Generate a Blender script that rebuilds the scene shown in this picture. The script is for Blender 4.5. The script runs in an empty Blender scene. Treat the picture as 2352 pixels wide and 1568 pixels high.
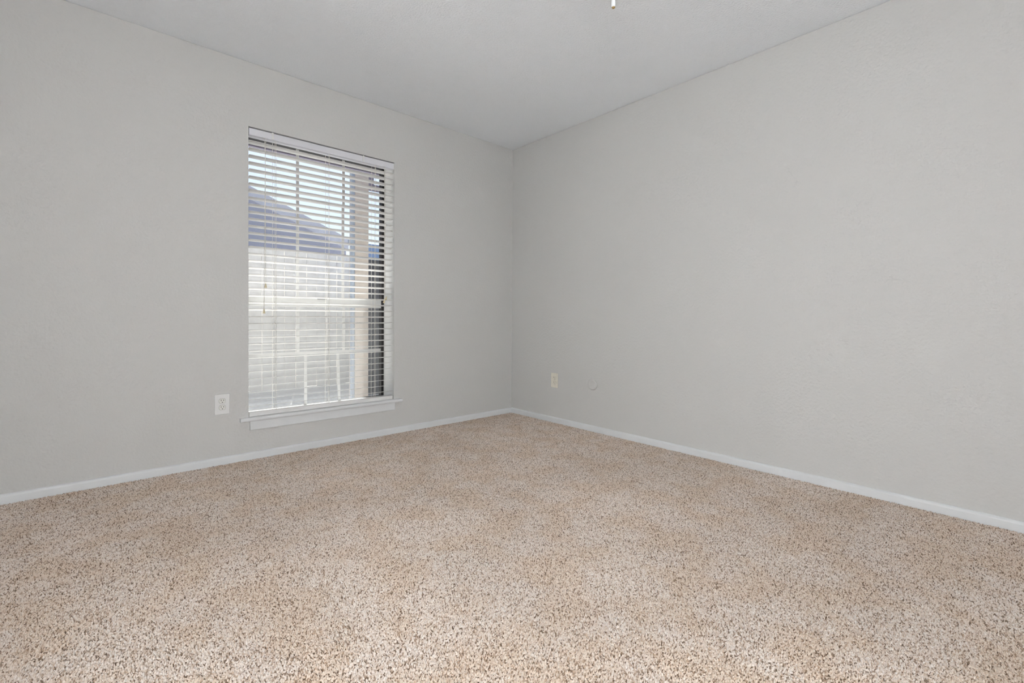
import bpy, bmesh, math, random
import numpy as np
from mathutils import Vector, Matrix

random.seed(7)
rng = np.random.default_rng(7)
SC = bpy.context.scene
COL = SC.collection

# ------------------------------------------------------------------ camera
cam_d = bpy.data.cameras.new('camera')
cam = bpy.data.objects.new('camera', cam_d)
COL.objects.link(cam)
cam_d.sensor_width = 36.0
cam_d.lens = 1055.19 / 2352.0 * 36.0
cam_d.shift_y = -44.48 / 2352.0
cam_d.clip_start = 0.02
_R = Vector((0.74263, -0.6696783, 0.00562701))
_U = Vector((0.00277053, 0.01147431, 0.99993033))
_F = Vector((0.66969621, 0.74256267, -0.01037653))
CAM = Vector((-2.87342, -3.18783, 0.88413))
cam.matrix_world = Matrix(((_R.x, _U.x, -_F.x, CAM.x), (_R.y, _U.y, -_F.y, CAM.y),
                           (_R.z, _U.z, -_F.z, CAM.z), (0, 0, 0, 1)))
SC.camera = cam

# ------------------------------------------------------------------ sky, sun, flash, exposure
world = bpy.data.worlds.new('sky')
SC.world = world
world.use_nodes = True
wn = world.node_tree
sky = wn.nodes.new('ShaderNodeTexSky')
sky.sky_type = 'NISHITA'
sky.sun_disc = False
sky.sun_elevation = math.radians(48)
sky.sun_rotation = math.radians(19)
sky.air_density = 1.0
sky.dust_density = 1.8
bgn = wn.nodes['Background']
bgn.inputs['Strength'].default_value = 0.14
wn.links.new(sky.outputs[0], bgn.inputs['Color'])

sun_d = bpy.data.lights.new('sun', 'SUN')
sun_d.energy = 15.0
sun_d.angle = math.radians(0.6)
sun_d.color = (1.0, 0.96, 0.9)
sun = bpy.data.objects.new('sun', sun_d)
COL.objects.link(sun)
sun.rotation_euler = Vector((0.34, 1.0, 1.18)).to_track_quat('Z', 'Y').to_euler()

# the photographer's flash on top of the camera: its head is swung back and down, bouncing off the wall
# and floor behind; a little of it spills straight forward
CP = CAM + Vector((-0.02, -0.03, 0.25))
fl_d = bpy.data.lights.new('bounce_flash', 'SPOT')
fl_d.energy = 915.0
fl_d.spot_size = math.radians(130)
fl_d.spot_blend = 0.8
fl_d.shadow_soft_size = 0.05
fl_d.color = (0.90, 0.95, 1.0)
fl = bpy.data.objects.new('bounce_flash', fl_d)
COL.objects.link(fl)
fl.location = CP
fl.rotation_euler = Vector((0.76, 0.58, 0.42)).to_track_quat('Z', 'Y').to_euler()
sp_d = bpy.data.lights.new('flash_spill', 'SPOT')
sp_d.spot_size = math.radians(165)
sp_d.spot_blend = 1.0
sp_d.energy = 25.0
sp_d.shadow_soft_size = 0.05
sp_d.color = (0.90, 0.95, 1.0)
sp = bpy.data.objects.new('flash_spill', sp_d)
COL.objects.link(sp)
sp.location = CP
sp.rotation_euler = Vector((-0.67, -0.70, -0.45)).to_track_quat('Z', 'Y').to_euler()

SC.view_settings.view_transform = 'Standard'
SC.view_settings.look = 'None'
SC.view_settings.gamma = 1.0
SC.view_settings.use_curve_mapping = False
SC.view_settings.exposure = 0.0
SC.cycles.use_light_tree = True
SC.cycles.diffuse_bounces = 5
SC.cycles.max_bounces = 6
SC.cycles.transparent_max_bounces = 16

# ------------------------------------------------------------------ materials
def mat(name, col, rough=0.6, spec=0.3, bump=None, vary=None, metal=0.0, matte=False):
    """bump = (scale, strength, distance, detail); vary = (scale, amount) fine colour variation."""
    m = bpy.data.materials.new(name)
    m.use_nodes = True
    nt = m.node_tree
    if matte:                                            # plain flat paint
        nt.nodes.remove(nt.nodes['Principled BSDF'])
        b = nt.nodes.new('ShaderNodeBsdfDiffuse')
        nt.links.new(b.outputs[0], nt.nodes['Material Output'].inputs['Surface'])
        b.inputs['Color'].default_value = (*col, 1)
    else:
        b = nt.nodes['Principled BSDF']
        b.inputs['Base Color'].default_value = (*col, 1)
        b.inputs['Metallic'].default_value = metal
        b.inputs['Specular IOR Level'].default_value = spec
        b.inputs['Roughness'].default_value = rough
    geo = nt.nodes.new('ShaderNodeNewGeometry')
    if vary:
        n = nt.nodes.new('ShaderNodeTexNoise')
        n.inputs['Scale'].default_value = vary[0]
        n.inputs['Detail'].default_value = 3.0
        nt.links.new(geo.outputs['Position'], n.inputs['Vector'])
        amt = vary[1]
        r = nt.nodes.new('ShaderNodeMapRange')
        r.inputs['From Min'].default_value = 0.3
        r.inputs['From Max'].default_value = 0.7
        r.inputs['To Min'].default_value = 1.0 - amt
        r.inputs['To Max'].default_value = 1.0 + amt
        nt.links.new(n.outputs['Fac'], r.inputs['Value'])
        mx = nt.nodes.new('ShaderNodeVectorMath')
        mx.operation = 'SCALE'
        mx.inputs[0].default_value = col
        nt.links.new(r.outputs['Result'], mx.inputs['Scale'])
        nt.links.new(mx.outputs['Vector'], b.inputs['Color' if matte else 'Base Color'])
    if bump:
        t = nt.nodes.new('ShaderNodeTexNoise')
        t.inputs['Scale'].default_value = bump[0]
        t.inputs['Detail'].default_value = bump[3]
        t.inputs['Roughness'].default_value = 0.55
        nt.links.new(geo.outputs['Position'], t.inputs['Vector'])
        bp = nt.nodes.new('ShaderNodeBump')
        bp.inputs['Strength'].default_value = bump[1]
        bp.inputs['Distance'].default_value = bump[2]
        nt.links.new(t.outputs['Fac'], bp.inputs['Height'])
        nt.links.new(bp.outputs['Normal'], b.inputs['Normal'])
    return m

M = {}
M['wall'] = mat('wall_paint', (0.61, 0.602, 0.588), 0.7, 0.25, bump=(70, 0.4, 0.007, 1.5), matte=True)
M['ceil'] = mat('ceiling_stipple', (0.92, 0.945, 0.98), 0.85, 0.1, bump=(100, 0.5, 0.008, 2.0), matte=True)
M['trim'] = mat('trim_paint', (0.75, 0.76, 0.77), 0.4, 0.4, bump=(40, 0.08, 0.003, 2.0), vary=(12, 0.02))
M['plastic'] = mat('white_plastic', (0.78, 0.775, 0.77), 0.35, 0.5)
M['receptacle'] = mat('receptacle_plastic', (0.78, 0.78, 0.74), 0.35, 0.5)
M['ivory'] = mat('ivory_plastic', (0.76, 0.72, 0.63), 0.4, 0.4, vary=(60, 0.06))
M['hole'] = mat('slot_dark', (0.015, 0.014, 0.013), 0.6, 0.1)
M['steel'] = mat('screw_steel', (0.55, 0.55, 0.54), 0.35, 0.5, metal=0.6)
M['slat'] = mat('blind_slat', (0.76, 0.75, 0.735), 0.45, 0.4, vary=(25, 0.02))
M['headrail'] = mat('blind_headrail', (0.74, 0.74, 0.78), 0.35, 0.5)
M['cord'] = mat('blind_cord', (0.78, 0.76, 0.70), 0.7, 0.2)
M['tassel'] = mat('tassel_tan', (0.74, 0.65, 0.45), 0.5, 0.4)
M['bronze'] = mat('dark_bronze', (0.018, 0.015, 0.015), 0.45, 0.4)
M['vinyl'] = mat('white_vinyl', (0.60, 0.595, 0.585), 0.4, 0.4)
M['latch'] = mat('latch_grey', (0.16, 0.16, 0.15), 0.45, 0.4)
M['fence'] = mat('bleached_wood', (0.92, 0.88, 0.835), 0.85, 0.1, bump=(30, 0.3, 0.004, 4), vary=(8, 0.10))
M['siding'] = mat('siding_blue_grey', (0.30, 0.31, 0.40), 0.7, 0.2, vary=(2, 0.04))
M['roof'] = mat('roof_blue_grey', (0.46, 0.47, 0.56), 0.8, 0.2, vary=(4, 0.06))
M['stucco'] = mat('stucco_peach', (0.53, 0.465, 0.415), 0.9, 0.1, bump=(60, 0.4, 0.004, 3), vary=(10, 0.05))
M['spout'] = mat('downspout_grey', (0.33, 0.37, 0.44), 0.5, 0.3)
M['beam'] = mat('beam_grey', (0.22, 0.20, 0.25), 0.7, 0.2)
M['shedwall'] = mat('cabinet_dark', (0.09, 0.09, 0.10), 0.7, 0.2, vary=(9, 0.12))
M['blue'] = mat('cabinet_blue', (0.20, 0.30, 0.52), 0.5, 0.3)
M['ground'] = mat('pale_gravel', (0.84, 0.81, 0.77), 0.95, 0.1, bump=(40, 0.5, 0.01, 4), vary=(20, 0.15))
M['fanwhite'] = mat('fan_white', (0.76, 0.75, 0.73), 0.35, 0.5)
M['brass'] = mat('brass', (0.45, 0.32, 0.14), 0.3, 0.5, metal=0.8)
M['finial'] = mat('pull_white_gloss', (0.60, 0.61, 0.62), 0.12, 0.7)
M['shade'] = mat('frosted_glass', (0.80, 0.79, 0.76), 0.4, 0.4)
M['backing'] = mat('carpet_backing', (0.22, 0.15, 0.10), 0.95, 0.0, vary=(200, 0.25))

def glass_mat():
    m = bpy.data.materials.new('window_glass')
    m.use_nodes = True
    nt = m.node_tree
    nt.nodes.remove(nt.nodes['Principled BSDF'])
    out = nt.nodes['Material Output']
    tr = nt.nodes.new('ShaderNodeBsdfTransparent')
    tr.inputs['Color'].default_value = (0.93, 0.96, 0.97, 1)
    gl = nt.nodes.new('ShaderNodeBsdfGlossy')
    gl.inputs['Roughness'].default_value = 0.02
    mx = nt.nodes.new('ShaderNodeMixShader')
    mx.inputs[0].default_value = 0.035
    nt.links.new(tr.outputs[0], mx.inputs[1])
    nt.links.new(gl.outputs[0], mx.inputs[2])
    nt.links.new(mx.outputs[0], out.inputs['Surface'])
    return m
M['glass'] = glass_mat()

def screen_mat():
    m = bpy.data.materials.new('insect_screen_mesh')
    m.use_nodes = True
    nt = m.node_tree
    nt.nodes.remove(nt.nodes['Principled BSDF'])
    out = nt.nodes['Material Output']
    tr = nt.nodes.new('ShaderNodeBsdfTransparent')
    df = nt.nodes.new('ShaderNodeBsdfDiffuse')
    df.inputs['Color'].default_value = (0.22, 0.215, 0.21, 1)
    tl = nt.nodes.new('ShaderNodeBsdfTranslucent')
    tl.inputs['Color'].default_value = (0.22, 0.215, 0.21, 1)
    ad = nt.nodes.new('ShaderNodeMixShader')
    ad.inputs[0].default_value = 0.7
    nt.links.new(df.outputs[0], ad.inputs[1])
    nt.links.new(tl.outputs[0], ad.inputs[2])
    geo = nt.nodes.new('ShaderNodeNewGeometry')
    n = nt.nodes.new('ShaderNodeTexNoise')
    n.inputs['Scale'].default_value = 9
    nt.links.new(geo.outputs['Position'], n.inputs['Vector'])
    r = nt.nodes.new('ShaderNodeMapRange')
    r.inputs['To Min'].default_value = 0.19
    r.inputs['To Max'].default_value = 0.23
    nt.links.new(n.outputs['Fac'], r.inputs['Value'])
    mx = nt.nodes.new('ShaderNodeMixShader')
    nt.links.new(r.outputs[0], mx.inputs[0])
    nt.links.new(tr.outputs[0], mx.inputs[1])
    nt.links.new(ad.outputs[0], mx.inputs[2])
    nt.links.new(mx.outputs[0], out.inputs['Surface'])
    return m
M['screen'] = screen_mat()

def carpet_mat():
    m = bpy.data.materials.new('carpet_yarn')
    m.use_nodes = True
    nt = m.node_tree
    nt.nodes.remove(nt.nodes['Principled BSDF'])
    b = nt.nodes.new('ShaderNodeBsdfDiffuse')
    nt.links.new(b.outputs[0], nt.nodes['Material Output'].inputs['Surface'])
    at = nt.nodes.new('ShaderNodeAttribute')
    at.attribute_name = 'yarn'
    cr = nt.nodes.new('ShaderNodeValToRGB')
    e = cr.color_ramp.elements
    stops = [(0.0, (0.17, 0.12, 0.085)), (0.14, (0.26, 0.19, 0.14)), (0.24, (0.56, 0.42, 0.32)),
             (0.42, (0.82, 0.695, 0.60)), (0.72, (0.90, 0.80, 0.725)), (1.0, (0.95, 0.885, 0.83))]
    e[0].position, e[0].color = stops[0][0], (*stops[0][1], 1)
    e[1].position, e[1].color = stops[-1][0], (*stops[-1][1], 1)
    for p_, c_ in stops[1:-1]:
        k = e.new(p_)
        k.color = (*c_, 1)
    geo = nt.nodes.new('ShaderNodeNewGeometry')
    vo = nt.nodes.new('ShaderNodeTexVoronoi')           # single yarn ends within a tuft
    vo.voronoi_dimensions = '2D'
    vo.inputs['Scale'].default_value = 300.0
    nt.links.new(geo.outputs['Position'], vo.inputs['Vector'])
    sx = nt.nodes.new('ShaderNodeSeparateColor')
    nt.links.new(vo.outputs['Color'], sx.inputs['Color'])
    ym = nt.nodes.new('ShaderNodeMix')
    ym.data_type = 'FLOAT'
    ym.inputs['Factor'].default_value = 0.22
    nt.links.new(sx.outputs[0], ym.inputs['A'])
    nt.links.new(at.outputs['Fac'], ym.inputs['B'])
    nt.links.new(ym.outputs['Result'], cr.inputs['Fac'])
    n = nt.nodes.new('ShaderNodeTexNoise')
    n.noise_dimensions = '2D'
    n.inputs['Scale'].default_value = 5.5
    n.inputs['Detail'].default_value = 2
    nt.links.new(geo.outputs['Position'], n.inputs['Vector'])
    r = nt.nodes.new('ShaderNodeMapRange')
    r.inputs['From Min'].default_value = 0.42
    r.inputs['From Max'].default_value = 0.62
    nt.links.new(n.outputs['Fac'], r.inputs['Value'])
    mx = nt.nodes.new('ShaderNodeMix')
    mx.data_type = 'RGBA'
    mx.blend_type = 'MULTIPLY'
    mx.inputs['B'].default_value = (0.945, 0.90, 0.845, 1)
    nt.links.new(r.outputs[0], mx.inputs['Factor'])
    nt.links.new(cr.outputs['Color'], mx.inputs['A'])
    nt.links.new(mx.outputs['Result'], b.inputs['Color'])
    return m
M['carpet'] = carpet_mat()

# ------------------------------------------------------------------ helpers
def mesh_obj(name, bm, m, parent=None, smooth=False, loc=None):
    bmesh.ops.recalc_face_normals(bm, faces=bm.faces)
    me = bpy.data.meshes.new(name)
    bm.to_mesh(me)
    bm.free()
    if smooth:
        for p_ in me.polygons:
            p_.use_smooth = True
    me.materials.append(m)
    o = bpy.data.objects.new(name, me)
    COL.objects.link(o)
    if loc is not None:
        o.location = loc
    if parent is not None:
        o.parent = parent
    return o

def add_box(bm, a, b, bevel=0.0, seg=2):
    ret = bmesh.ops.create_cube(bm, size=1.0)
    vs = ret['verts']
    c = [(a[i] + b[i]) / 2 for i in range(3)]
    s = [abs(b[i] - a[i]) for i in range(3)]
    for v in vs:
        v.co = Vector((c[0] + v.co.x * s[0], c[1] + v.co.y * s[1], c[2] + v.co.z * s[2]))
    if bevel > 0:
        ed = list({e for v in vs for e in v.link_edges})
        bmesh.ops.bevel(bm, geom=ed, offset=bevel, segments=seg, affect='EDGES', profile=0.5)

def box(name, a, b, m, parent=None, bevel=0.0, seg=2):
    """box between world corners a and b, expressed relative to the parent's location"""
    off = parent.location if parent is not None else Vector((0, 0, 0))
    if parent is not None and parent.parent is not None:
        off = parent.location + parent.parent.location
    bm = bmesh.new()
    c = Vector([(a[i] + b[i]) / 2 for i in range(3)])
    add_box(bm, Vector(a) - c, Vector(b) - c, bevel, seg)
    return mesh_obj(name, bm, m, parent, loc=c - off)

def add_tube(bm, pts, rad, n=6):
    pts = [Vector(p_) for p_ in pts]
    rings = []
    for i, p_ in enumerate(pts):
        t = (pts[min(i + 1, len(pts) - 1)] - pts[max(i - 1, 0)]).normalized()
        a = t.orthogonal().normalized() if abs(t.z) < 0.9 else Vector((1, 0, 0))
        a = (a - t * a.dot(t)).normalized()
        b = t.cross(a)
        rr = rad[i] if isinstance(rad, (list, tuple)) else rad
        rings.append([bm.verts.new(p_ + a * math.cos(2 * math.pi * k / n) * rr + b * math.sin(2 * math.pi * k / n) * rr) for k in range(n)])
    for r0, r1 in zip(rings, rings[1:]):
        for k in range(n):
            bm.faces.new((r0[k], r0[(k + 1) % n], r1[(k + 1) % n], r1[k]))
    bm.faces.new(rings[0][::-1])
    bm.faces.new(rings[-1])

def add_lathe(bm, prof, n=24, axis='Z'):
    """prof = [(radius, height)] bottom to top"""
    rings = []
    for r_, h in prof:
        if r_ < 1e-6:
            rings.append([bm.verts.new(Vector((0, 0, h)))])
        else:
            rings.append([bm.verts.new(Vector((r_ * math.cos(2 * math.pi * k / n), r_ * math.sin(2 * math.pi * k / n), h))) for k in range(n)])
    for r0, r1 in zip(rings, rings[1:]):
        for k in range(n):
            a0, a1 = r0[k % len(r0)], r0[(k + 1) % len(r0)]
            b0, b1 = r1[k % len(r1)], r1[(k + 1) % len(r1)]
            f = []
            for v in (a0, a1, b1, b0):
                if v not in f:
                    f.append(v)
            if len(f) > 2:
                bm.faces.new(f)
    if len(rings[0]) > 1:
        bm.faces.new(rings[0][::-1])
    if len(rings[-1]) > 1:
        bm.faces.new(rings[-1])

def empty(name, loc):
    o = bpy.data.objects.new(name, None)
    o.empty_display_size = 0.05
    o.location = loc
    COL.objects.link(o)
    return o

def tag(o, label=None, cat=None, group=None, kind=None):
    if label:
        o['label'] = label
    if cat:
        o['category'] = cat
    if group:
        o['group'] = group
    if kind:
        o['kind'] = kind
    return o

def struct(o, label):
    return tag(o, label=label, kind='structure')

# ------------------------------------------------------------------ room shell
H = 2.44
XW, YS = -3.75, -4.05            # west and south faces of the room
T = 0.22                         # wall thickness
GAP = 0.002                      # hairline joint under the ceiling
WX0, WX1, WZ0, WZ1 = -2.184, -1.2033, 0.235, 2.048     # window opening

def wall_with_hole(name):
    xs = [XW - T, WX0, WX1, T]
    zs = [-0.1, WZ0, WZ1, H - GAP]
    bm = bmesh.new()
    V = {}
    for j, y in enumerate((0.0, T)):
        for i, x in enumerate(xs):
            for k, z in enumerate(zs):
                V[i, j, k] = bm.verts.new((x, y, z))
    for j in (0, 1):
        for i in range(3):
            for k in range(3):
                if i == 1 and k == 1:
                    continue
                bm.faces.new((V[i, j, k], V[i + 1, j, k], V[i + 1, j, k + 1], V[i, j, k + 1]))
    ring = [(1, 1), (2, 1), (2, 2), (1, 2)]
    for a, b in zip(ring, ring[1:] + ring[:1]):
        bm.faces.new((V[a[0], 0, a[1]], V[b[0], 0, b[1]], V[b[0], 1, b[1]], V[a[0], 1, a[1]]))
    outer = [(0, 0), (1, 0), (2, 0), (3, 0), (3, 1), (3, 2), (3, 3), (2, 3), (1, 3), (0, 3), (0, 2), (0, 1)]
    for a, b in zip(outer, outer[1:] + outer[:1]):
        bm.faces.new((V[a[0], 0, a[1]], V[b[0], 0, b[1]], V[b[0], 1, b[1]], V[a[0], 1, a[1]]))
    return mesh_obj(name, bm, M['wall'])

struct(wall_with_hole('wall_north'), 'pale grey textured wall with the window and blind')
struct(box('wall_east', (0, YS - T, -0.1), (T, 0, H - GAP), M['wall']), 'plain pale grey textured wall on the right')
struct(box('wall_south', (XW - T, YS - T, -0.1), (0, YS, H - GAP), M['wall']), 'pale grey wall behind the camera')
struct(box('wall_west', (XW - T, YS, -0.1), (XW, 0, H - GAP), M['wall']), 'pale grey wall beside the camera')
struct(box('ceiling', (XW - T, YS - T, H), (T, T, H + 0.1), M['ceil']), 'white stippled ceiling')
floor = struct(box('floor', (XW, YS, -0.1), (0, 0, -0.007), M['backing']), 'floor covered in beige speckled carpet')

def baseboard(name, p0, p1, inward, label):
    """p0 -> p1 along the wall at floor level; rounded top edge"""
    p0, p1, n_ = Vector(p0), Vector(p1), Vector(inward)
    prof = [(0.0, -0.007), (0.013, -0.007), (0.013, 0.030), (0.0118, 0.0355), (0.009, 0.0395), (0.005, 0.042), (0.0, 0.0428)]
    bm = bmesh.new()
    r0 = [bm.verts.new(p0 + n_ * a + Vector((0, 0, z))) for a, z in prof]
    r1 = [bm.verts.new(p1 + n_ * a + Vector((0, 0, z))) for a, z in prof]
    k = len(prof)
    for i in range(k):
        bm.faces.new((r0[i], r0[(i + 1) % k], r1[(i + 1) % k], r1[i]))
    bm.faces.new(r0)
    bm.faces.new(r1[::-1])
    struct(mesh_obj(name, bm, M['trim']), label)

baseboard('baseboard_north', (XW, 0, 0), (0, 0, 0), (0, -1, 0), 'low white baseboard under the window wall')
baseboard('baseboard_east', (0, YS, 0), (0, -0.013, 0), (-1, 0, 0), 'low white baseboard along the right wall')
baseboard('baseboard_south', (XW, YS, 0), (-0.013, YS, 0), (0, 1, 0), 'low white baseboard behind the camera')
baseboard('baseboard_west', (XW, YS + 0.013, 0), (XW, -0.013, 0), (1, 0, 0), 'low white baseboard beside the camera')

# ------------------------------------------------------------------ carpet pile (one object, uncountable)
def carpet():
    step = 0.0052
    gx = np.arange(-3.50, -0.012, step)
    gy = np.arange(-3.55, -0.012, step)
    X, Y = np.meshgrid(gx, gy, indexing='ij')
    X = X.ravel() + rng.uniform(-0.5, 0.5, X.size) * step
    Y = Y.ravel() + rng.uniform(-0.5, 0.5, Y.size) * step
    keep = (X < -0.0145) & (Y < -0.0145) & (X + Y * 1.125 > -5.15)
    X, Y = X[keep], Y[keep]
    n = X.size
    # nap direction drifts slowly over the floor
    a = 1.6 * np.sin(2.3 * X + 1.1 * Y) + 1.3 * np.sin(3.9 * Y - 1.7 * X + 1.0) + 0.8 * np.sin(7.1 * X + 5.3 * Y)
    a = a + rng.normal(0, 0.8, n)
    lean = rng.uniform(0.0003, 0.0026, n)
    hgt = rng.uniform(0.0040, 0.0075, n)
    rad = rng.uniform(0.0029, 0.0040, n)
    asp = rng.uniform(1.1, 1.7, n)
    rot = rng.uniform(0, 2 * math.pi, n)
    cr_, sr_ = np.cos(rot), np.sin(rot)
    S = 5
    NV = S + 1
    verts = np.zeros((n, NV, 3), np.float32)
    for k in range(S):
        an = 2 * math.pi * k / S
        wob = rng.uniform(0.8, 1.2, n)
        u = math.cos(an) * rad * asp * wob
        v = math.sin(an) * rad * wob
        verts[:, k, 0] = X + u * cr_ - v * sr_
        verts[:, k, 1] = Y + u * sr_ + v * cr_
        verts[:, k, 2] = -0.0065
    verts[:, S, 0] = X + np.cos(a) * lean
    verts[:, S, 1] = Y + np.sin(a) * lean
    verts[:, S, 2] = -0.006 + hgt
    tris = np.array([(k, (k + 1) % S, S) for k in range(S)], np.int32)
    F = (tris[None] + (np.arange(n, dtype=np.int32) * NV)[:, None, None]).reshape(-1, 3)
    me = bpy.data.meshes.new('carpet_pile')
    me.vertices.add(n * NV)
    me.vertices.foreach_set('co', verts.ravel())
    me.loops.add(F.size)
    me.loops.foreach_set('vertex_index', F.ravel())
    me.polygons.add(len(F))
    me.polygons.foreach_set('loop_start', np.arange(len(F), dtype=np.int32) * 3)
    me.polygons.foreach_set('use_smooth', np.ones(len(F), bool))
    at = me.attributes.new('yarn', 'FLOAT', 'POINT')
    yarn = np.repeat(rng.uniform(0, 1, n).astype(np.float32), NV)
    at.data.foreach_set('value', yarn)
    me.update(calc_edges=True)
    me.materials.append(M['carpet'])
    o = bpy.data.objects.new('carpet_pile', me)
    COL.objects.link(o)
    o.parent = floor
    o.location = -floor.location
    tag(o, label='beige and brown speckled carpet pile', kind='stuff')
    print('carpet tufts', n, 'tris', len(F))
carpet()

# ------------------------------------------------------------------ window
win = struct(empty('window_1', ((WX0 + WX1) / 2, 0.18, 0.258)), 'dark framed window with white grilles behind the blind')
FY0, FY1 = 0.167, 0.212
def ring_frame(name, x0, x1, z0, z1, wl, wr, wb, wt, y0, y1, m, parent):
    bm = bmesh.new()
    c = Vector(((x0 + x1) / 2, (y0 + y1) / 2, (z0 + z1) / 2))
    for a, b in (((x0, y0, z0), (x0 + wl, y1, z1)), ((x1 - wr, y0, z0), (x1, y1, z1)),
                 ((x0 + wl, y0, z0), (x1 - wr, y1, z0 + wb)), ((x0 + wl, y0, z1 - wt), (x1 - wr, y1, z1))):
        add_box(bm, Vector(a) - c, Vector(b) - c)
    return mesh_obj(name, bm, m, parent, loc=c - parent.location)
ring_frame('window_frame', WX0, WX1, 0.258, WZ1, 0.02, 0.020, 0.006, 0.010, FY0, FY1, M['bronze'], win)
GX0, GX1 = WX0 + 0.02, WX1 - 0.020
box('upper_pane', (GX0, 0.188, 0.955), (GX1, 0.191, WZ1 - 0.010), M['glass'], win)
box('lower_pane', (GX0, 0.184, 0.264), (GX1, 0.187, 0.98), M['glass'], win)
mr = box('meeting_rail', (GX0, 0.172, 0.950), (GX1, 0.200, 1.012), M['vinyl'], win, 0.003)
box('sash_lock', (-1.712, 0.160, 1.004), (-1.650, 0.176, 1.020), M['latch'], mr, 0.003)
MW = 0.0095
def vbar(x, z0, z1, x2=None):
    if x2 is None:
        x2 = x
    bm = bmesh.new()
    c = Vector(((x + x2) / 2, 0.181, (z0 + z1) / 2))
    vs = []
    for z, xc in ((z0, x2), (z1, x)):
        for dx in (-MW, MW):
            for y in (0.1785, 0.1835):
                vs.append(bm.verts.new(Vector((xc + dx, y, z)) - c))
    for f in ((0, 1, 3, 2), (4, 6, 7, 5), (0, 4, 5, 1), (2, 3, 7, 6), (0, 2, 6, 4), (1, 5, 7, 3)):
        bm.faces.new([vs[i] for i in f])
    mesh_obj('muntin', bm, M['vinyl'], win, loc=c - win.location)
vbar(-1.8432, 1.710, 2.038); vbar(-1.5206, 1.710, 2.038)
vbar(-1.8425, 1.012, 1.690); vbar(-1.5245, 1.012, 1.690)
vbar(-1.8393, 0.634, 0.950); vbar(-1.5175, 0.634, 0.950)
vbar(-1.7882, 0.264, 0.614); vbar(-1.5620, 0.264, 0.614, -1.5500)
box('muntin', (GX0, 0.1785, 1.690), (GX1, 0.1835, 1.710), M['vinyl'], win)
box('muntin', (GX0, 0.1785, 0.614), (GX1, 0.1835, 0.634), M['vinyl'], win)
tag(box('insect_screen', (GX0, 0.2055, 0.264), (GX1, 0.2065, 0.965), M['screen'], win), label='hazy insect screen outside the lower sash')

# stool and apron under the opening
def stool():
    bm = bmesh.new()
    x0, x1 = -2.232, -1.145
    prof = [(-0.030, 0.240), (-0.026, 0.2355), (0.0, 0.235), (0.0, 0.258), (-0.024, 0.258), (-0.029, 0.254), (-0.031, 0.247)]
    r0 = [bm.verts.new((x0, y, z)) for y, z in prof]
    r1 = [bm.verts.new((x1, y, z)) for y, z in prof]
    k = len(prof)
    for i in range(k):
        bm.faces.new((r0[i], r0[(i + 1) % k], r1[(i + 1) % k], r1[i]))
    bm.faces.new(r0); bm.faces.new(r1[::-1])
    add_box(bm, (WX0, 0.0, 0.235), (WX1, 0.167, 0.258))
    off = win.location.copy()
    bmesh.ops.translate(bm, verts=bm.verts, vec=-off)
    mesh_obj('window_stool', bm, M['trim'], win)
stool()
box('apron', (-2.178, -0.013, 0.178), (-1.199, 0.0, 0.2355), M['trim'], win, 0.003)

# ------------------------------------------------------------------ blind
blind = tag(empty('window_blind', ((WX0 + WX1) / 2, 0.031, 0.258)), 'white faux wood window blind lowered to the stool with tilted slats', 'window blind')
BX0, BX1 = -2.178, -1.2105
hr = box('headrail', (BX0 - 0.002, 0.003, 1.998), (-1.206, 0.056, 2.0405), M['headrail'], blind, 0.0015)
for cx in (-2.047, -1.447):
    box('valance_clip', (cx - 0.006, -0.0005, 2.002), (cx + 0.006, 0.004, 2.044), M['plastic'], hr, 0.001)
box('end_cap', (-1.2105, 0.001, 1.996), (-1.2045, 0.057, 2.042), M['plastic'], hr, 0.001)
# one slat, slightly crowned, copied
def slat_mesh():
    bm = bmesh.new()
    n = 6
    L = (BX1 - BX0) / 2
    top, bot = [], []
    for i in range(n + 1):
        u = -1 + 2 * i / n
        y = u * 0.025
        z = 0.0012 * (1 - u * u)
        th = 0.0014 * (1 - 0.5 * abs(u) ** 6)
        top.append((y, z + th)); bot.append((y, z - th))
    loop = bot + top[::-1]
    r0 = [bm.verts.new((-L, y, z)) for y, z in loop]
    r1 = [bm.verts.new((L, y, z)) for y, z in loop]
    k = len(loop)
    for i in range(k):
        bm.faces.new((r0[i], r0[(i + 1) % k], r1[(i + 1) % k], r1[i]))
    bm.faces.new(r0[::-1]); bm.faces.new(r1)
    return bm
NS = 39
ZF, ZL = 1.9665, 0.3211
TILT = math.radians(9.5)
first = None
for i in range(NS):
    zf = ZF + (ZL - ZF) * i / (NS - 1)
    if first is None:
        o = mesh_obj('slat', slat_mesh(), M['slat'], blind)
        first = o
    else:
        o = first.copy()
        COL.objects.link(o)
    t = TILT + random.uniform(-0.008, 0.008)
    o.location = Vector(((BX0 + BX1) / 2 + random.uniform(-0.0015, 0.0015), 0.031, zf - 0.025 * math.sin(TILT))) - blind.location
    o.rotation_euler = (-t, random.uniform(-0.0008, 0.0008), 0)
box('bottom_rail', (BX0, 0.005, 0.2585), (BX1 + 0.001, 0.056, 0.286), M['slat'], blind, 0.003)
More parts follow.
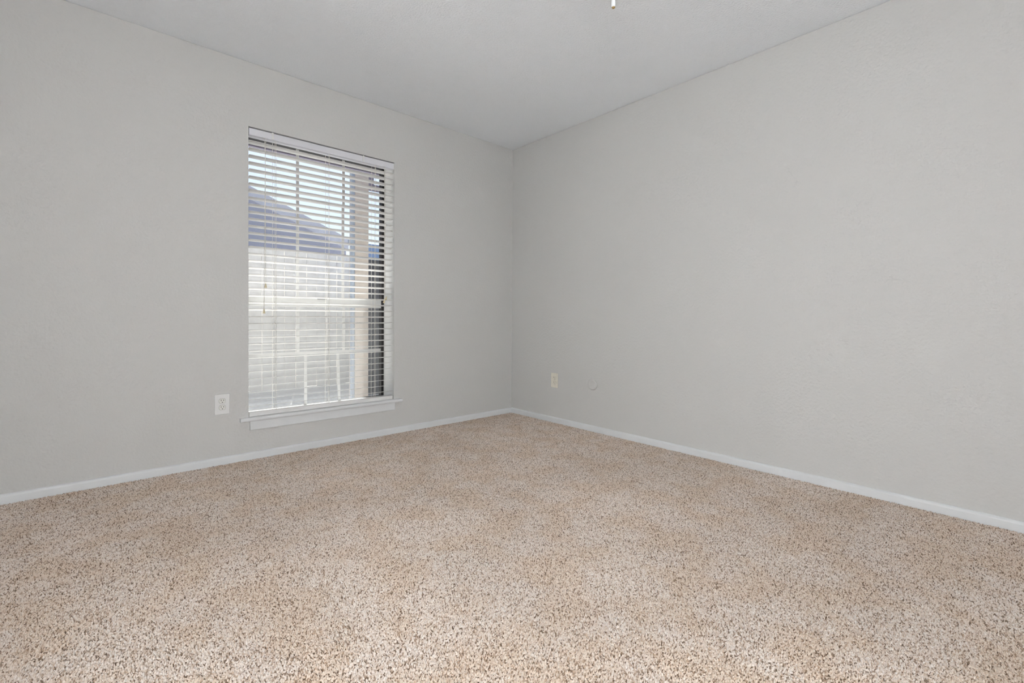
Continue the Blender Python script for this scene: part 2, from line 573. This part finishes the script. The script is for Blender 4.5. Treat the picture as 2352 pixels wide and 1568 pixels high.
def ladder(x):
    bm = bmesh.new()
    o = blind.location
    for y in (0.0035, 0.0585):
        add_tube(bm, [Vector((x, y, 0.2862)) - o, Vector((x, y, 1.2)) - o, Vector((x, y, 1.998)) - o], 0.0011, 5)
    add_tube(bm, [Vector((x + 0.008, 0.0025, 0.287)) - o, Vector((x + 0.007, 0.0025, 1.2)) - o, Vector((x + 0.007, 0.0025, 1.998)) - o], 0.0011, 5)
    for i in range(NS):
        zf = ZF + (ZL - ZF) * i / (NS - 1) - 0.0025
        add_tube(bm, [Vector((x, 0.0035, zf)) - o, Vector((x, 0.0585, zf - 0.055 * math.sin(TILT))) - o], 0.0007, 4)
    # slack loop of cord lying on the bottom rail
    add_tube(bm, [Vector((x, 0.0035, 0.320)) - o, Vector((x - 0.010, 0.0, 0.304)) - o, Vector((x - 0.014, 0.001, 0.292)) - o, Vector((x - 0.006, 0.003, 0.286)) - o], 0.0011, 5)
    mesh_obj('ladder_cord', bm, M['cord'], blind)
for x in (-2.033, -1.6965, -1.359):
    ladder(x)
def hang(name, pts, tassel, prof, tl):
    bm = bmesh.new()
    c = Vector(pts[0])
    add_tube(bm, [Vector(p_) - c for p_ in pts], 0.0013, 6)
    cd = mesh_obj(name, bm, M['cord'], blind, smooth=True, loc=c - blind.location)
    bm = bmesh.new()
    add_lathe(bm, prof, 14)
    t = mesh_obj('tassel', bm, M['tassel'], cd, smooth=True, loc=Vector(tassel) - c)
    if tl:
        t.rotation_euler = tl
bell = [(0.0, 0.0), (0.0072, 0.0), (0.0078, 0.003), (0.0062, 0.012), (0.0040, 0.022), (0.0026, 0.028), (0.0, 0.029)]
hang('lift_cord', [(-2.096, -0.004, 1.998), (-2.093, -0.009, 1.90), (-2.0905, -0.012, 1.085)], (-2.0905, -0.012, 1.060), bell, None)
hang('lift_cord', [(-2.086, -0.004, 1.998), (-2.092, -0.011, 1.95), (-2.0965, -0.013, 1.40), (-2.1005, -0.013, 0.925)], (-2.1005, -0.013, 0.900), bell, None)
hang('tilt_cord', [(-1.289, -0.004, 1.998), (-1.2875, -0.010, 1.6), (-1.2830, -0.012, 1.045)], (-1.2805, -0.013, 1.010), bell, (0.0, 0.35, 0.0))
hang('tilt_cord', [(-1.283, -0.004, 1.998), (-1.2815, -0.010, 1.6), (-1.2900, -0.012, 1.015)], (-1.2945, -0.013, 0.985), bell, (0.0, 0.25, 0.0))

# ------------------------------------------------------------------ outlets
def outlet(name, loc, rotz, label, plate_m, face_m):
    """built in local axes: wall behind at +Y, plate faces -Y"""
    root = tag(empty(name, loc), label, 'outlet', 'wall outlets')
    root.rotation_euler = (0, 0, rotz)
    bm = bmesh.new()
    add_box(bm, (-0.039, -0.0055, -0.061), (0.039, 0.0, 0.061), 0.0035, 3)
    mesh_obj('cover_plate', bm, plate_m, root)
    for zc in (0.0195, -0.0195):
        bm = bmesh.new()
        N = 28
        ring = []
        for k in range(N):
            an = 2 * math.pi * k / N
            ring.append((0.0172 * math.cos(an), max(-0.0142, min(0.0142, 0.0172 * math.sin(an)))))
        lo = [bm.verts.new((x, -0.0050, z)) for x, z in ring]
        mid = [bm.verts.new((x, -0.0070, z)) for x, z in ring]
        hi = [bm.verts.new((x * 0.94, -0.0076, z * 0.94)) for x, z in ring]
        for a, b in ((lo, mid), (mid, hi)):
            for k in range(N):
                bm.faces.new((a[k], a[(k + 1) % N], b[(k + 1) % N], b[k]))
        bm.faces.new(hi); bm.faces.new(lo[::-1])
        rc = mesh_obj('receptacle', bm, face_m, root, loc=(0, 0, zc))
        # a thin dark seam round the receptacle
        bm = bmesh.new()
        s0 = [bm.verts.new((x * 1.045, -0.0057, z * 1.055)) for x, z in ring]
        s1 = [bm.verts.new((x * 0.99, -0.0057, z * 0.99)) for x, z in ring]
        t0 = [bm.verts.new((x * 1.045, -0.0052, z * 1.055)) for x, z in ring]
        for k in range(N):
            bm.faces.new((s0[k], s0[(k + 1) % N], s1[(k + 1) % N], s1[k]))
            bm.faces.new((s0[k], t0[k], t0[(k + 1) % N], s0[(k + 1) % N]))
        mesh_obj('seam', bm, M['latch'], rc)
        for dx, h in ((-0.0064, 0.0045), (0.0064, 0.0036)):
            bm = bmesh.new()
            add_box(bm, (dx - 0.0012, -0.0079, 0.004 - h), (dx + 0.0012, -0.0070, 0.004 + h))
            mesh_obj('slot', bm, M['hole'], rc)
        bm = bmesh.new()
        add_lathe(bm, [(0.0026, 0.0), (0.0026, 0.0009)], 12)
        g = mesh_obj('ground_hole', bm, M['hole'], rc, loc=(0, -0.0070, -0.0078))
        g.rotation_euler = (math.pi / 2, 0, 0)
    bm = bmesh.new()
    add_lathe(bm, [(0.0030, 0.0), (0.0030, 0.0006), (0.0022, 0.0011), (0.0, 0.0012)], 12)
    s = mesh_obj('screw', bm, plate_m, root, loc=(0, -0.0055, 0))
    s.rotation_euler = (math.pi / 2, 0, 0)
    return root
outlet('electrical_outlet', (-2.3235, 0.0, 0.357), 0.0, 'white duplex outlet on the window wall, left of the stool', M['plastic'], M['receptacle'])
outlet('electrical_outlet', (0.0, -0.5465, 0.3535), -math.pi / 2, 'ivory duplex outlet on the right wall near the room corner', M['ivory'], M['ivory'])

# round painted-over cover on the right wall
bm = bmesh.new()
add_lathe(bm, [(0.0435, 0.0), (0.0435, 0.004), (0.0415, 0.0085), (0.037, 0.0115), (0.030, 0.0115), (0.022, 0.0088), (0.010, 0.0072), (0.0, 0.0068)], 40)
disc = mesh_obj('round_wall_bumper', bm, M['wall'], None, smooth=True, loc=(0.0, -0.9488, 0.362))
disc.rotation_euler = (0, -math.pi / 2, 0)
tag(disc, 'round wall-coloured bumper plate beside the ivory outlet', 'wall bumper')

# ------------------------------------------------------------------ ceiling fan (only its pull hangs into the frame)
FX, FYc = -1.7808, -2.4093
fan = tag(empty('ceiling_fan', (FX, FYc, H)), 'white ceiling fan whose pull chain hangs at the top edge', 'ceiling fan')
def fan_lathe(name, prof, m, par=None):
    bm = bmesh.new()
    add_lathe(bm, prof, 40)
    return mesh_obj(name, bm, m, par or fan, smooth=True)
fan_lathe('canopy', [(0.055, -0.055), (0.075, -0.03), (0.078, 0.0)], M['fanwhite'])
fan_lathe('motor_housing', [(0.09, -0.24), (0.125, -0.225), (0.135, -0.17), (0.125, -0.10), (0.06, -0.06), (0.05, -0.055)], M['fanwhite'])
lk = fan_lathe('light_fitter', [(0.055, -0.315), (0.07, -0.30), (0.07, -0.24)], M['fanwhite'])
fan_lathe('lamp_shade', [(0.0, -0.405), (0.04, -0.40), (0.085, -0.375), (0.105, -0.34), (0.095, -0.312), (0.055, -0.310)], M['shade'])
AZ = math.radians(37.27)
blade0 = iron0 = None
for k in range(5):
    a = AZ + k * 2 * math.pi / 5
    if blade0 is None:
        bm = bmesh.new()
        pts = [(0.17, -0.042), (0.30, -0.050), (0.54, -0.056), (0.578, -0.050), (0.594, -0.030), (0.598, 0.0), (0.594, 0.030), (0.578, 0.050), (0.54, 0.056), (0.30, 0.050), (0.17, 0.042)]
        lo = [bm.verts.new((x, y, -0.003)) for x, y in pts]
        hi = [bm.verts.new((x, y, 0.003)) for x, y in pts]
        bm.faces.new(lo[::-1]); bm.faces.new(hi)
        for i in range(len(pts)):
            j = (i + 1) % len(pts)
            bm.faces.new((lo[i], lo[j], hi[j], hi[i]))
        b = blade0 = mesh_obj('blade', bm, M['fanwhite'], fan)
        bm = bmesh.new()
        add_box(bm, (0.10, -0.018, -0.010), (0.20, 0.018, -0.003), 0.002)
        ir = iron0 = mesh_obj('blade_iron', bm, M['fanwhite'], b)
    else:
        b = blade0.copy(); COL.objects.link(b)
        ir = iron0.copy(); COL.objects.link(ir); ir.parent = b
    b.location = (0, 0, -0.215)
    b.rotation_euler = (math.radians(12), 0, a)
# pull chain and finial
tipw = Vector((-1.7454, -2.3744, 1.7929)) - fan.location
bm = bmesh.new()
z = tipw.z + 0.034
i = 0
while z < -0.315:
    bmesh.ops.create_icosphere(bm, subdivisions=1, radius=0.0016, matrix=Matrix.Translation((tipw.x, tipw.y, z)))
    z += 0.0037
pc = mesh_obj('pull_chain', bm, M['brass'], fan, smooth=True)
bm = bmesh.new()
add_lathe(bm, [(0.0052, 0.0035), (0.0068, 0.006), (0.0070, 0.012), (0.0062, 0.024), (0.0045, 0.034), (0.0022, 0.040), (0.0, 0.041)], 20)
fi = mesh_obj('finial', bm, M['finial'], pc, smooth=True, loc=tipw)
bm = bmesh.new()
add_lathe(bm, [(0.0, 0.0), (0.0028, 0.0002), (0.0046, 0.0018), (0.0052, 0.0035)], 20)
mesh_obj('finial_tip', bm, M['brass'], pc, smooth=True, loc=tipw)

# ------------------------------------------------------------------ outdoors
struct(box('outdoor_ground', (-14, T, -0.25), (16, 30, -0.1), M['ground']), 'pale ground outside the window')
eave = struct(box('eave', (-6, T, 2.43), (3, 0.84, 2.52), M['beam']), 'roof eave above the window outside')
box('fascia', (-6, 0.84, 2.205), (3, 0.87, 2.52), M['beam'], eave)

fence = tag(empty('wooden_fence', (-0.6, 3.5, -0.1)), 'sun-bleached wooden board fence outside behind the blind', 'fence')
pk0 = None
x = -2.6
while x < 1.6:
    w = 0.138
    if pk0 is None:
        bm = bmesh.new()
        add_box(bm, (-w / 2, -0.008, 0.0), (w / 2, 0.008, 1.88), 0.002, 1)
        pk0 = o = mesh_obj('picket', bm, M['fence'], fence)
    else:
        o = pk0.copy()
        COL.objects.link(o)
    o.location = (x + 0.6, random.uniform(-0.004, 0.004), random.uniform(-0.012, 0.006))
    o.rotation_euler = (0, random.uniform(-0.004, 0.004), 0)
    x += w + 0.002
for zr in (0.35, 1.05, 1.65):
    box('fence_rail', (-2.65, 3.512, zr - 0.04), (1.6, 3.55, zr + 0.04), M['fence'], fence)

house = tag(empty('neighbour_house', (-4.0, 12.0, -0.1)), 'blue-grey house with sloping roof rising behind the fence', 'house')
def prism(name, poly, y0, y1, m, parent):
    bm = bmesh.new()
    o = parent.location
    a = [bm.verts.new(Vector((x_, y0, z_)) - o) for x_, z_ in poly]
    b = [bm.verts.new(Vector((x_, y1, z_)) - o) for x_, z_ in poly]
    k = len(poly)
    for i in range(k):
        bm.faces.new((a[i], a[(i + 1) % k], b[(i + 1) % k], b[i]))
    bm.faces.new(a); bm.faces.new(b[::-1])
    return mesh_obj(name, bm, m, parent)
RS = 0.4055
def rz(x_):
    return 3.952 - RS * (x_ + 0.234)
XR = -4.0
prism('gable_wall', [(2.11, -0.1), (2.11, rz(2.11) - 0.18), (XR, rz(XR) - 0.18), (-10.1, rz(2.11) - 0.18), (-10.1, -0.1)], 9.05, 15.0, M['siding'], house)
prism('roof_slope', [(2.16, rz(2.16)), (XR, rz(XR)), (XR, rz(XR) - 0.325), (2.16, rz(2.16) - 0.30)], 9.0, 15.2, M['roof'], house)
prism('roof_slope', [(-10.16, rz(2.16)), (XR, rz(XR)), (XR, rz(XR) - 0.325), (-10.16, rz(2.16) - 0.30)], 9.0, 15.2, M['roof'], house)
box('gutter', (2.15, 8.98, rz(2.16) - 0.16), (2.26, 15.2, rz(2.16) - 0.02), M['spout'], house, 0.01)

post = tag(empty('porch_post', (-0.79, 1.55, -0.1)), 'peach stucco porch post outside at the right of the window', 'post')
box('post_shaft', (-0.866, 1.50, -0.1), (-0.717, 1.65, 2.75), M['stucco'], post, 0.004)
box('downspout', (-0.897, 1.505, -0.1), (-0.867, 1.56, 2.75), M['spout'], post, 0.004)
box('beam', (-0.717, 1.52, 2.262), (1.8, 1.62, 2.312), M['beam'], post, 0.003)
box('bracket', (-0.717, 1.52, 2.312), (-0.650, 1.62, 2.60), M['beam'], post, 0.003)

cab = tag(empty('storage_cabinet', (0.4, 2.45, -0.1)), 'dark outdoor storage cabinet with a blue lid right of the porch post', 'cabinet')
box('cabinet_body', (-0.37, 2.32, -0.1), (1.6, 2.60, 1.60), M['shedwall'], cab, 0.005)
box('cabinet_lid', (-0.39, 2.29, 1.60), (1.62, 2.63, 1.795), M['blue'], cab, 0.01)
